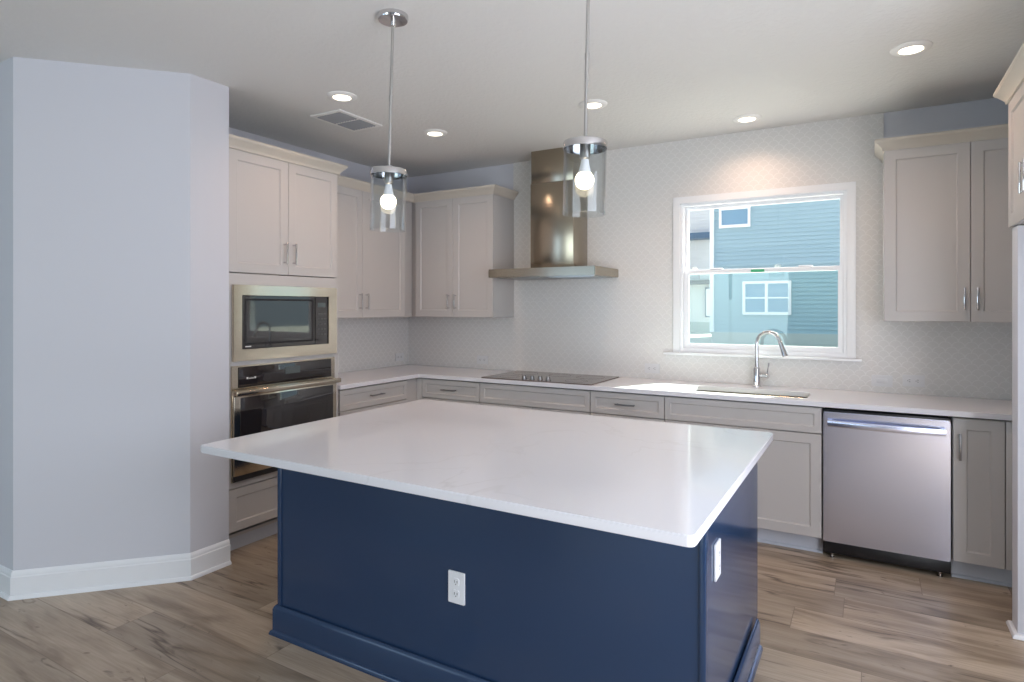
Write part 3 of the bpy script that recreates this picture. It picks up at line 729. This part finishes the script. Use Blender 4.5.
# ------------------------------------------------------------ ceiling air vent
v = thing('air_vent', 'white ceiling air vent grille with dark louvres near the left wall', 'vent', (.835, -1.640, H-.0003))
MB().slab(rect(-.135, .135, -.20, .20), [rect(-.105, .105, -.170, -.008), rect(-.105, .105, .008, .170)], -.010, 0, 'xy', .002).build('frame', 'whitemetal', v)
MB().box(-.106, .106, -.171, .171, -.003, -.0005).build('duct', mat('duct_grey', (.045, .045, .05), .6), v)
for sgn in (-1, 1):
    mb = MB()
    for k in range(9):
        x = -.095+k*.0235
        b = bmesh.new(); bmesh.ops.create_cube(b, size=1)
        mb.merge(b, Matrix.Translation((x, sgn*.089, -.009)) @ Matrix.Rotation(-.6, 4, 'Y') @ Matrix.Diagonal((.014, .160, .0016, 1)))
    mb.build('louvres', mat('louvre_grey', (.30, .31, .33), .4), v)

# ------------------------------------------------------------ outside
struct(MB().box(-40, 40, .5, 60, -.35, -.15).build('ground', 'ground'))
def lap(mb, x0, x1, y, z0, z1, step=.18):
    z = z0
    while z < z1-.01:
        zt = min(z+step, z1)
        b = [mb.bm.verts.new(p) for p in ((x0, y-.045, z), (x1, y-.045, z), (x1, y-.005, zt), (x0, y-.005, zt), (x0, y+.1, z), (x1, y+.1, z), (x1, y+.1, zt), (x0, y+.1, zt))]
        for q in ((0, 1, 2, 3), (5, 4, 7, 6), (1, 5, 6, 2), (4, 0, 3, 7), (4, 5, 1, 0), (3, 2, 6, 7)): mb.bm.faces.new([b[i] for i in q])
        z = zt
nh = thing('neighbour_house', 'two-storey house with blue lap siding seen through the window', 'house', (3.5, 24, -.15))
def nl(mb, n_, m_, p_=None):
    o_ = mb.build(n_, m_, p_ or nh, smooth=False); o_.location = (-3.5, -24, .15) if p_ is None else (0, 0, 0); return o_
mb = MB(); lap(mb, -2.25, 10, 24, .36, 6.6); nl(mb, 'front_siding', 'siding')
mb = MB(); mb.box(-2.25, 10, 24.1, 33, .36, 6.6); nl(mb, 'walls', 'siding')
nl(MB().box(-2.30, 10.05, 23.95, 33.05, -.15, .36), 'foundation', 'concrete')
nl(MB().box(-2.36, -2.18, 23.90, 24.1, .36, 6.6), 'corner_board', 'ext_white')
nl(MB().box(-2.6, 10.4, 23.5, 33.5, 6.6, 6.85), 'eaves', 'ext_white')
mb = MB()
v_ = [mb.bm.verts.new(p) for p in ((-2.7, 23.4, 6.85), (10.5, 23.4, 6.85), (10.5, 33.6, 6.85), (-2.7, 33.6, 6.85), (.5, 28.5, 9.4), (7.3, 28.5, 9.4))]
for q in ((0, 1, 5, 4), (1, 2, 5), (2, 3, 4, 5), (3, 0, 4), (3, 2, 1, 0)): mb.bm.faces.new([v_[i] for i in q])
nl(mb, 'roof', 'shingle')
def hwin(x0, x1, z0, z1, mull=True, bars=True):
    fr_ = MB(); T = .12
    holes = [rect(x0+T, (x0+x1)/2-.06, z0+T, z1-T), rect((x0+x1)/2+.06, x1-T, z0+T, z1-T)] if mull else [rect(x0+T*.9, x1-T*.9, z0+T*1.1, z1-T*1.1)]
    fr_.slab(rect(x0, x1, z0, z1), holes, 23.87, 23.96, 'xz')
    if bars:
        zm = (z0+z1)/2
        fr_.box(x0+T, x1-T, 23.89, 23.93, zm-.03, zm+.03)
    w_ = nl(fr_, 'window', 'ext_white')
    nl(MB().box(x0+.04, x1-.04, 23.94, 23.955, z0+.04, z1-.04), 'pane', 'ext_glass', w_)
hwin(-1.95, -.62, 5.02, 5.95, False, False)
hwin(-.95, 1.02, 1.15, 2.62)
hwin(4.6, 6.2, 1.15, 2.7)
nl(MB().box(-2.25, 10, 23.93, 23.965, 3.30, 3.42), 'belly_band', 'siding')
ph = thing('pale_house', 'pale grey-white house with dark blue porch edge beyond the blue house', 'house', (-9, 36, -.15))
def pl(mb, n_, m_, p_=None):
    o_ = mb.build(n_, m_, p_ or ph, smooth=False); o_.location = (9, -36, .15) if p_ is None else (0, 0, 0); return o_
mb = MB(); lap(mb, -16, -3.4, 36, .50, 9.5, .2); pl(mb, 'front_siding', 'siding_pale')
pl(MB().box(-16, -3.4, 36.1, 44, -.15, 9.5), 'walls', 'siding_pale')
pl(MB().box(-16.05, -3.35, 35.9, 36.05, -.15, .52), 'foundation', 'concrete')
pl(MB().box(-6.4, -4.2, 34.9, 35.95, 5.85, 6.22), 'porch_roof_edge', 'ext_blue')
pl(MB().box(-6.36, -6.24, 34.95, 35.07, .0, 5.85), 'porch_post', 'ext_blue')
pl(MB().box(-6.4, -4.2, 34.95, 35.95, 2.95, 3.2), 'porch_floor', 'shingle')
rb = pl(MB().box(-5.25, -4.85, 35.86, 35.95, .85, 2.75), 'window', 'ext_blue')
pl(MB().box(-5.20, -4.90, 35.84, 35.87, .92, 2.68), 'pane', 'ext_white', rb)
mb = MB()
v_ = [mb.bm.verts.new(p) for p in ((-16.4, 35.4, 9.5), (-3.0, 35.4, 9.5), (-3.0, 44.4, 9.5), (-16.4, 44.4, 9.5), (-13, 40, 12.4), (-6.5, 40, 12.4))]
for q in ((0, 1, 5, 4), (1, 2, 5), (2, 3, 4, 5), (3, 0, 4), (3, 2, 1, 0)): mb.bm.faces.new([v_[i] for i in q])
pl(mb, 'roof', 'shingle')
